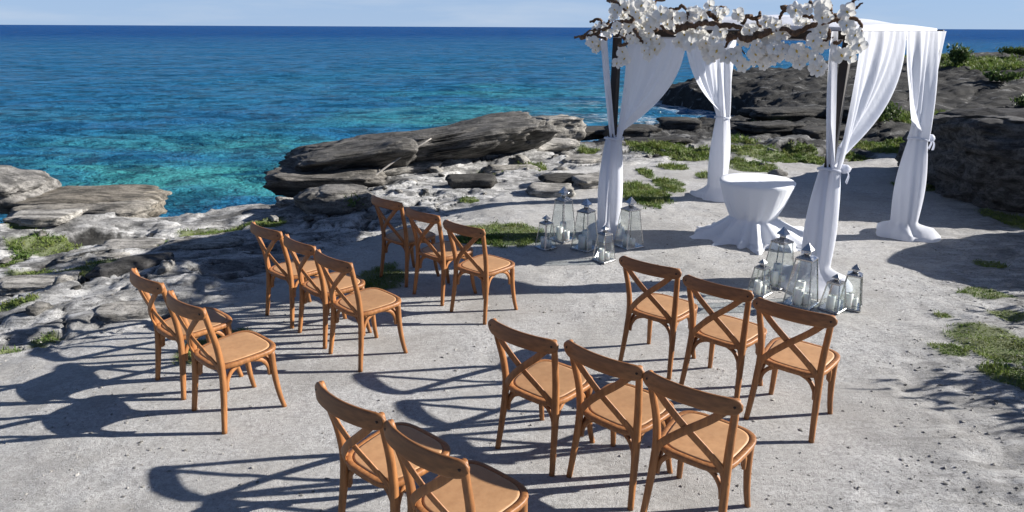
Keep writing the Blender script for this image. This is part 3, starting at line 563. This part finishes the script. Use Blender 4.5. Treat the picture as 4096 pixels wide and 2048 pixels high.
# ------------------------------------------------------------------ arbour
TOPZ = 2.44
ar = empty('wedding_arbour', tuple((FL+FR+RR+RL)/4)); base = np.array(ar.location)
def beam(name, a, b, w):
    a, b = np.array(a)-base, np.array(b)-base; ob(name, me(name, *sweep([a, a*.995+b*.005, a*.005+b*.995, b], [w*.9, w, w, w*.9], [w*.9, w, w, w*.9], side=(0, 0, 1) if abs((b-a)[2]) < .5 else (.76, -.65, 0), n=16, p=9), M['post']), ar)
Z_ = np.array([0, 0, 1.0])
for q in (FL, FR, RR, RL): beam('post', q-Z_*0.03, q+Z_*TOPZ, 0.04)
for a, b in ((FL, FR), (RL, RR), (FL, RL), (FR, RR)):
    d = (b-a)/np.linalg.norm(b-a); beam('beam', a+d*.042+Z_*(TOPZ-.05), b-d*.042+Z_*(TOPZ-.05), 0.038)
tag(ar, 'dark square-post wooden arbour frame draped in white fabric', 'arbour')
n = 40; uu, vv = np.meshgrid(np.linspace(-.015, 1.015, n), np.linspace(-.015, 1.015, n)); uu, vv = uu.ravel(), vv.ravel()
P = (FL[None]*((1-uu)*(1-vv))[:, None]+FR[None]*(uu*(1-vv))[:, None]+RR[None]*(uu*vv)[:, None]+RL[None]*((1-uu)*vv)[:, None])
P[:, 2] = TOPZ+0.012+0.13*np.clip(np.sin(np.pi*np.clip(uu, 0, 1))*np.sin(np.pi*np.clip(vv, 0, 1)), 0, 1)**.6+0.012*np.sin(uu*40)*np.sin(np.pi*np.clip(vv, 0, 1))
edge = (uu < -.01) | (uu > 1.01) | (vv < -.01) | (vv > 1.01); P[edge, 2] = TOPZ-0.10
_, _, F = grid(np.arange(n), np.arange(n)); rf = ob('canopy_cloth', fast_mesh('canopy_cloth', P, F, M['sheer'])); so_ = rf.modifiers.new('thickness', 'SOLIDIFY'); so_.thickness = 0.004
tag(rf, 'white fabric canopy stretched over the top of the arbour', 'canopy')
def curtain(post, other, front, label, tie_z, puddle, seed, span=0.5, behind=False, bow=True):
    post, other = np.array(post), np.array(other); d = other-post; L = np.linalg.norm(d)*span; d = d/np.linalg.norm(d); nrm = np.array([d[1], -d[0], 0])
    if nrm[1] > 0: nrm = -nrm
    r = np.random.RandomState(seed); NU, NT_, NB = 72, 40, 34; rows = []
    u = np.linspace(0, 1, NU); ph = r.uniform(0, 6.28, 3); ang0 = math.atan2(d[1], d[0])
    pl = lambda t: np.sin(u*31+ph[0])*.55+np.sin(u*17+ph[1])*.75+np.sin(u*58+ph[2]+2*t)*.28
    sgap = np.where(u < 0.125, -0.25+u/0.125*0.12, 0.11+(u-0.125)/0.875*(L-0.11)) if behind else -0.06+u*(L+0.06)
    top = post[None]+d[None]*sgap[:, None]+nrm[None]*(np.where((u < 0.125) & behind, -0.05, 0.052)+0.010*pl(0))[:, None]; top[:, 2] = TOPZ-0.015
    ang = (ang0+math.pi)+(0.06+u*(2*math.pi+0.25))*(1 if np.dot(np.cross(d, nrm), Z_) < 0 else -1); kr = 0.092+0.020*pl(0)
    tie = post[None]+np.stack([np.cos(ang)*kr, np.sin(ang)*kr, 0*u], 1)+d[None]*0.03; tie[:, 2] = tie_z
    for k_ in range(NT_):
        t = k_/(NT_-1); zt = TOPZ-0.015+(tie_z-TOPZ+0.015)*t
        s = t**(1.15+0.65*u); q = top*(1-s)[:, None]+tie*s[:, None]; q[:, 2] = zt-0.10*np.sin(np.pi*t)*u*(1-.3*t)
        q += nrm[None]*(np.sin(np.pi*t)**.8*(0.030*pl(t)*(0.6+0.4*u)+0.05*u))[:, None]
        rows.append(q)
    for k_ in range(1, NB):
        t = k_/(NB-1); rr_ = 0.094+0.040*math.sin(min(1, t*1.6)*math.pi/2)+0.020*math.sin(math.pi*t)-0.01*t; zz = tie_z*(1-t)+0.03*t
        pm = 1+0.10*pl(t)*(0.7+t*0.6)
        if t > .86: w_ = (t-.86)/.14; rr_ += puddle*w_**1.5
        aa = ang+0.5*t; dirn = 1+(0.35*np.cos(aa-(ang0+math.pi))*max(0, t-.86)/.14 if puddle > 0 else 0)
        q = post[None]+np.stack([np.cos(aa)*rr_*pm*dirn, np.sin(aa)*rr_*pm*dirn, 0*u], 1)+d[None]*0.03*(1-t)
        q[:, 2] = zz+(0.055*np.sin(u*21+ph[1])*max(0, t-.86)/.14+0.03*max(0, t-.86)/.14 if t < .995 else 0.0); rows.append(q)
    # fold of the puddle curling under
    last = rows[-1].copy(); last = post[None]+(last-post[None])*1.02; last[:, 2] = 0.004; rows[-1][:, 2] = 0.05+0.02*np.sin(u*17+ph[0]); rows.append(last)
    P = np.concatenate(rows)-post[None]; _, _, F = grid(np.arange(NU), np.arange(len(rows)))
    if behind: jj = int(np.max(np.where(u < 0.125)[0])); ci = F[:, 0] % NU; ri = F[:, 0]//NU; F = F[~((ci == jj) & (ri < NT_-2))]
    e = empty('curtain', tuple(post)); ob('cloth', fast_mesh('cloth', P, F, M['sheer']), e)
    a = np.linspace(0, 2*np.pi, 25); tp = np.stack([np.cos(a)*.112, np.sin(a)*.112, 0.012*np.sin(a*2)], 1)+d*0.03+Z_*tie_z
    ob('tie_band', me('tie_band', *sweep(tp, .013, .007, side=(0, 0, 1), n=8, caps=False), M['sheer']), e)
    if not bow: return tag(e, label, 'curtain', 'curtains tied to the arbour posts')
    kd = np.array(front)/np.linalg.norm(front)
    V, F = ICO[3]; wob = 1+0.25*fbm(V[:, 0]*1.6, V[:, 1]*1.6, V[:, 2]*1.6, 3, seed)
    o = ob('knot', fast_mesh('knot', V*wob[:, None]*np.array([.055, .05, .045])+(kd*.13+Z_*(tie_z+.005)+d*.03), F, M['sheer']), e)
    for sg in (-1, 1):
        pt = spline([kd*.13+Z_*tie_z, kd*.17+Z_*(tie_z-.05)+np.cross(Z_, kd)*.03*sg, kd*.16+Z_*(tie_z-.13)+np.cross(Z_, kd)*.05*sg], 8)+d*.03
        ob('tie_tail', me('tie_tail', *sweep(pt, np.linspace(.012, .028, 8), .004, side=np.cross(Z_, kd), n=8), M['sheer']), e)
    return tag(e, label, 'curtain', 'curtains tied to the arbour posts')
curtain(FL, RL, (-1, .2, 0), 'white curtain tied to the front seaward post beside five lanterns', 1.20, 0.10, 1, behind=True, bow=False)
curtain(RL, FL, (1, -.3, 0), 'white curtain tied to the rear seaward post behind the table', 1.22, 0.24, 2, bow=False)
curtain(FR, RR, (.8, -.3, 0), 'white curtain tied to the front inland post with lanterns at its foot', 1.16, 0.22, 3, behind=True)
curtain(RR, FR, (1, -.1, 0), 'white curtain tied to the rear inland post near the big dark boulder', 1.22, 0.20, 4)

# ------------------------------------------------------------------ table with tied cloth
te = empty('table', tuple(TABLE))
def disc(r, z0, z1, n=40): return loft([[(math.cos(a)*q, math.sin(a)*q, z) for a in np.linspace(0, 2*np.pi, n, endpoint=False)] for q, z in ((r-.004, z0), (r, z0+.004), (r, z1-.004), (r-.004, z1))])
ob('table_top', me('table_top', *disc(.40, .665, .690), M['post']), te); ob('pedestal', me('pedestal', *disc(.04, .03, .665, 16), M['post']), te); ob('foot', me('foot', *disc(.24, .004, .03, 24), M['post']), te)
tag(te, 'round pedestal table hidden under a tied white cloth', 'table')
rows = []; NA = 120; an = np.linspace(0, 2*np.pi, NA, endpoint=False); f1 = fbm(np.cos(an)*2.2, np.sin(an)*2.2, 0, 2, 500); f2 = np.sin(an*9+1.5*f1*3)*.6+np.sin(an*15+2)*.4
for r_ in np.linspace(.02, .425, 10): rows.append(np.stack([np.cos(an)*r_, np.sin(an)*r_, 0*an+.716+0.003*f1], 1))
rows.append(np.stack([np.cos(an)*.437, np.sin(an)*.437, 0*an+.706], 1))
for t in np.linspace(0, 1, 16)[1:]:
    r_ = .440*(1-t)+.262*t+0.014*math.sin(math.pi*t**1.4); w_ = (0.004+0.022*t)*f2; rows.append(np.stack([np.cos(an)*(r_+w_), np.sin(an)*(r_+w_), 0*an+.700-.435*t+0.012*t*f1], 1))
train = np.exp(-((np.angle(np.exp(1j*(an-R(-10)))))/0.7)**2)*.36+np.exp(-((np.angle(np.exp(1j*(an-R(200)))))/0.6)**2)*.04
f3 = fbm(np.cos(an)*5, np.sin(an)*5, 2, 3, 504)
for t in np.linspace(0, 1, 22)[1:]:
    r_ = .262+(.32+train+.10*f3*t)*t**1.05; w_ = (.02+.11*t)*(f2*.8+.7*f3)*(0.6+0.4*t); z_ = .262*(1-t)**1.5+.006
    zz = z_+0.05*np.clip(f2, -.3, 1)*(1-t)*t*4+(0.045*np.clip(np.sin(an*17+7*f3+t*9), 0, 1)*sst(.6, .8, t) if t < .99 else 0); rows.append(np.stack([np.cos(an)*(r_+w_), np.sin(an)*(r_+w_), np.maximum(zz*np.ones(NA), .005)], 1))
tc_ = ob('tablecloth', me('tablecloth', *loft([[tuple(p) for p in q] for q in rows][::1], False, True), M['cloth'])); tc_.location = TABLE
tag(tc_, 'white tablecloth gathered at the waist and spread on the ground', 'tablecloth')

# ------------------------------------------------------------------ lanterns
def lantern(x, y, hgt, w, rz, label, candles):
    e = empty('lantern', (x, y, float(terrain(np.array([x]), np.array([y]))[0])), rz); S_ = M['steel']; a = w/2; b = a*.60; gh = hgt*.74
    sq = lambda r, z: [(-r, -r, z), (r, -r, z), (r, r, z), (-r, r, z)]
    ob('base', me('base', *loft([sq(a*1.0, .0), sq(a*1.06, .004), sq(a*1.06, .016), sq(a, .022)]), S_, False), e)
    ob('top_plate', me('top_plate', *loft([sq(b*1.06, gh), sq(b*1.1, gh+.004), sq(b*1.1, gh+.014), sq(b*.45, gh+.05*hgt+.014)]), S_, False), e)
    z0 = gh+.05*hgt+.008; rr_ = b*.42; ring = lambda r, z, n=14: [(math.cos(q)*r, math.sin(q)*r, z) for q in np.linspace(0, 2*np.pi, n, endpoint=False)]
    ob('chimney', me('chimney', *loft([ring(rr_, z0), ring(rr_, z0+hgt*.085)]), S_), e); z1 = z0+hgt*.075
    ob('cap', me('cap', *loft([sq(b*.62, z1), sq(b*.64, z1+.006), sq(b*.05, hgt)]), S_, False), e)
    for sx, sy in ((-1, -1), (1, -1), (1, 1), (-1, 1)):
        ob('frame_bar', me('frame_bar', *sweep([(sx*a*.97, sy*a*.97, .02), (sx*b, sy*b, gh+.002)], .0065, .0065, side=(sx, -sy, 0), n=4, p=2), S_, False), e)
    q0, q1 = sq(a*.93, .024), sq(b*.96, gh-.002)
    for i in range(4):
        j = (i+1) % 4; ob('glass_pane', me('glass_pane', [q0[i], q0[j], q1[j], q1[i]], [(0, 1, 2, 3)], M['glass'], False), e)
    tag(e, label, 'lantern', 'glass lanterns at the foot of the curtains')
    words = ('shorter', 'taller') if len(candles) == 2 else ('shortest', 'middle-sized', 'tallest')
    for k_, (dx, dy, r_, ch) in enumerate(sorted(candles, key=lambda q: q[3])):
        c = empty('pillar_candle', (x+dx*a, y+dy*a, e.location[2]+.0225)); rg = lambda q, z: [(math.cos(t)*q, math.sin(t)*q, z) for t in np.linspace(0, 2*np.pi, 22, endpoint=False)]
        ob('wax', me('wax', *loft([rg(r_, 0), rg(r_, ch-.006), rg(r_-.006, ch), rg(r_*.7, ch-.003), rg(r_*.3, ch-.010)]), M['wax']), c)
        ob('wick', me('wick', *sweep([(0, 0, ch-.012), (.001, 0, ch+.006), (.003, 0, ch+.012)], .0018, .0018, side=(1, 0, 0), n=5), M['wick']), c)
        tag(c, words[k_]+' white candle in the '+label.replace('steel lantern', 'lantern').replace('standing behind the others', 'at the back'), 'candle', 'pillar candles in the lanterns')
C3 = [(-.35, -.25, .040, .15), (.35, -.2, .038, .10), (.05, .42, .038, .19)]; C2 = [(-.28, -.1, .036, .12), (.36, .05, .034, .075)]
sw, iw = 'by the front seaward curtain', 'by the front inland curtain'
lantern(0.394, 7.62, 0.40, .18, R(38), 'short outermost steel lantern '+sw, C2)
lantern(0.613, 7.95, 0.66, .235, R(44), 'tallest steel lantern standing behind the others '+sw, C3)
lantern(0.847, 7.60, 0.60, .235, R(50), 'tall steel lantern between two shorter ones '+sw, C3)
lantern(1.014, 7.17, 0.41, .18, R(40), 'short steel lantern nearest the aisle '+sw, C2)
lantern(1.375, 7.72, 0.60, .25, R(30), 'tall steel lantern on the table side, '+sw, C2)
lantern(2.399, 6.20, 0.36, .17, R(45), 'short steel lantern nearest the aisle '+iw, C2)
lantern(2.66, 6.45, 0.61, .235, R(35), 'tall steel lantern beside the tablecloth '+iw, C3)
lantern(2.69, 5.93, 0.60, .24, R(48), 'tall leaning-sided lantern nearest the chairs '+iw, C3)
lantern(2.93, 5.80, 0.35, .18, R(42), 'short steel lantern between two others '+iw, C2)
lantern(3.117, 5.86, 0.42, .19, R(60), 'mid-sized outermost steel lantern '+iw, C2)

# ------------------------------------------------------------------ driftwood and orchids on the front beam
bd = (FR-FL)/np.linalg.norm(FR-FL); bn = np.array([bd[1], -bd[0], 0]); bn = bn if bn[1] < 0 else -bn
def gp(x, y, off): return on_plane((2300+x/2.147)/1.59006, (y/2.147)/1.59006, FL+bn*off, bn)
BR = [([(40,320),(180,300),(270,240),(360,190),(470,180),(560,160),(700,210),(800,270),(880,280)],.024),([(880,260),(1000,220),(1130,200),(1280,220),(1400,230),(1500,280),(1620,270),(1700,240)],.030),([(1300,330),(1420,320),(1560,310),(1720,250),(1900,280),(2050,215),(2200,190),(2290,160)],.036),
 ([(2270,170),(2190,110),(2195,40),(2110,-10)],.024),([(2290,150),(2370,70),(2390,10),(2450,-20)],.024),([(2300,170),(2400,160),(2460,240),(2430,370)],.02),([(2370,95),(2430,60),(2470,15)],.014),([(760,150),(790,85),(870,80),(880,130)],.018),([(870,85),(930,50),(965,110),(970,160)],.018),
 ([(690,270),(720,180),(760,140),(850,150),(890,210)],.026),([(140,190),(210,160),(250,240),(270,300)],.018),([(270,240),(300,180),(360,150)],.02),([(270,340),(160,290),(180,250),(250,250)],.016),([(280,0),(340,10),(400,60),(440,90)],.022),([(610,60),(660,50),(700,10),(770,0)],.02),([(510,240),(540,310),(580,370)],.022),
 ([(620,250),(640,300),(610,280)],.026),([(1180,80),(1230,60),(1310,60)],.014),([(1440,200),(1470,150),(1560,150),(1600,100)],.03),([(1340,290),(1320,360),(1280,420)],.022),([(1430,240),(1480,300),(1420,400),(1450,470)],.016),([(1720,460),(1780,400),(1830,410),(1840,520)],.026),([(1640,280),(1600,230),(1570,190),(1600,130)],.02),
 ([(1960,140),(2070,160),(2080,210),(2000,230)],.02),([(1780,60),(1830,70),(1770,120),(1760,200)],.024),([(2010,20),(2040,50),(2000,100)],.018),([(2180,260),(2190,320),(2250,370),(2290,350)],.022),([(1980,330),(2060,360),(2140,350),(2190,320)],.016),([(2060,360),(2040,410)],.02),([(1150,110),(1200,150),(1220,210)],.03),([(840,150),(880,220),(960,230),(1040,240)],.026),
 ([(1800,290),(1810,340),(1830,300)],.014),([(380,390),(430,380),(450,360)],.02),([(400,320),(430,330),(440,290)],.016),([(0,320),(60,310),(120,270),(200,260)],.014),([(480,190),(500,150),(460,130)],.02)]
rb = random.Random(5)
for i, (pl_, r_) in enumerate(BR):
    off = rb.uniform(.10, .24); Q = [gp(x, y, off+rb.uniform(-.05, .05)) for x, y in pl_]; Pn = spline(Q, max(14, 7*len(Q)))
    nn = len(Pn); f = np.arange(nn)*.55; Pn = Pn+np.stack([fbm(f, f*0, i*3.1, 3, 600+i), fbm(f, f*0, i*3.1+9, 3, 640+i), fbm(f, f*0, i*3.1+19, 3, 680+i)], 1)*r_*.9
    w = r_*(1.0-.55*np.linspace(0, 1, nn)**1.5)*(1+.40*fbm(f*2.1, f*0, i*2.7, 3, 700+i)); w2 = w*(1+.35*fbm(f*1.7, f*0, i*1.3, 2, 750+i))
    V, F = sweep(Pn, w*.9, w2*.9, side=(.2, .3, 1), n=12); V = np.array(V); V = V+(fbm(V[:, 0]*28, V[:, 1]*28, V[:, 2]*28, 3, 800+i)*r_*.45)[:, None]*np.array([.6, .5, .6])
    mx_ = sum(q[0] for q in pl_)/len(pl_); tag(ob('driftwood_branch', me('driftwood_branch', V, F, M['drift'])), ('long gnarled driftwood limb' if len(pl_) > 6 else 'short thick driftwood branch' if r_ > .021 else 'thin crooked driftwood twig')+(' near the seaward end of the front beam' if mx_ < 800 else ' near the inland end of the front beam' if mx_ > 1500 else ' around the middle of the front beam'), 'branch', 'driftwood branches of the flower garland')
ORC = [(160,300),(210,390),(150,350),(230,230),(330,150),(420,130),(480,100),(560,150),(600,80),(650,120),(700,170),(400,210),(470,220),(350,260),(420,290),(520,260),(580,230),(640,280),(560,330),(620,370),(700,330),(730,380),(690,420),(600,430),(410,440),(430,500),(400,540),(520,180),(620,200),(340,80),(450,60),(530,60),(680,80),(300,300),(480,330),(650,230),(270,260),(750,130),
 (800,200),(820,130),(900,150),(960,200),(1000,130),(1080,150),(1120,200),(1060,250),(1110,310),(1030,350),(940,300),(890,360),(980,390),(1100,400),(1150,440),(1220,430),(1190,330),(1160,490),(1250,300),(1210,90),(1290,110),(1400,120),(1060,310),(1000,300),(1130,360),(1340,460),(1390,520),(1300,490),(1500,250),(1540,240),(1460,340),(1560,380),(1640,340),(1550,460),(1550,520),(1680,410),(1620,560),(1750,480),(1720,350),(1690,280),(1780,290),(1700,200),(1640,190),(1810,240),(1900,430),(1930,540),(2040,340),(2100,280),(2060,550),(2090,600),(2000,470),(2110,390),(1590,420),(1650,480),(1780,420),
 (1890,90),(1920,180),(2000,80),(2110,100),(2120,150),(1990,200),(2330,170),(2340,100),(2350,260),(2370,330),(2400,300),(2280,470),(2350,440),(2420,400),(2330,220),(500,20),(380,30),(620,20),(2130,50)]
ro = random.Random(77); ORC += [(x+ro.uniform(-60, 60), y+ro.uniform(-45, 50)) for x, y in ORC if ro.random() < .62]
def petal(L, W, cup, n=7, mm=5):
    V = []
    for i in range(n):
        t = i/(n-1); wd = W*math.sin(math.pi*min(1, (t*.86+.07)))**.75
        for j in range(mm):
            s = j/(mm-1)*2-1; V.append((s*wd/2, t*L, cup*math.sin(t*1.9)-.12*W*(1-s*s)*-1+.03*W*math.sin(t*9+s*5)))
    return V, [(i*mm+j, i*mm+j+1, (i+1)*mm+j+1, (i+1)*mm+j) for i in range(n-1) for j in range(mm-1)]
pw = me('wide_petal', *petal(.075, .088, .012), M['petal']); pn = me('narrow_petal', *petal(.074, .052, .010), M['petal'])
lipm = MB(); V, F = ICO[3]; lipm.add((V*np.array([.012, .017, .012])+np.array([0, -.008, .012])).tolist(), [tuple(f) for f in F]); lipm = lipm.mesh('lip', M['lip'])
for i, (x, y) in enumerate(ORC):
    e = empty('orchid_flower', tuple(gp(x, y, .12+rb.uniform(-.03, .16)))); fx = Vector((rb.uniform(-.7, .5), rb.uniform(-1.2, -.5), rb.uniform(-.6, .35)))+Vector(bn)*.5
    if y < 130: fx.z += .4
    e.rotation_euler = (fx.to_track_quat('Z', 'Y') @ Matrix.Rotation(rb.uniform(-.9, .9), 3, 'Z').to_quaternion()).to_euler(); s = rb.uniform(.62, 1.2); e.scale = (s, s, s)
    for k_, (ms, an_) in enumerate(((pn, 0), (pw, 78), (pw, -78), (pn, 148), (pn, -148))):
        o = ob('petal', ms, e); o.rotation_euler = (rb.uniform(-.15, .25), 0, R(an_+rb.uniform(-8, 8))); o.location = (0, 0, .003*k_)
    ob('lip', lipm, e)
    tag(e, 'white orchid bloom %s %s of the garland' % ('perched above the beam at the' if y < 150 else 'in front of the beam at the' if y < 290 else 'hanging below the beam at the', 'seaward end' if x < 800 else 'inland end' if x > 1500 else 'middle'), 'flower', 'white orchids of the driftwood garland')
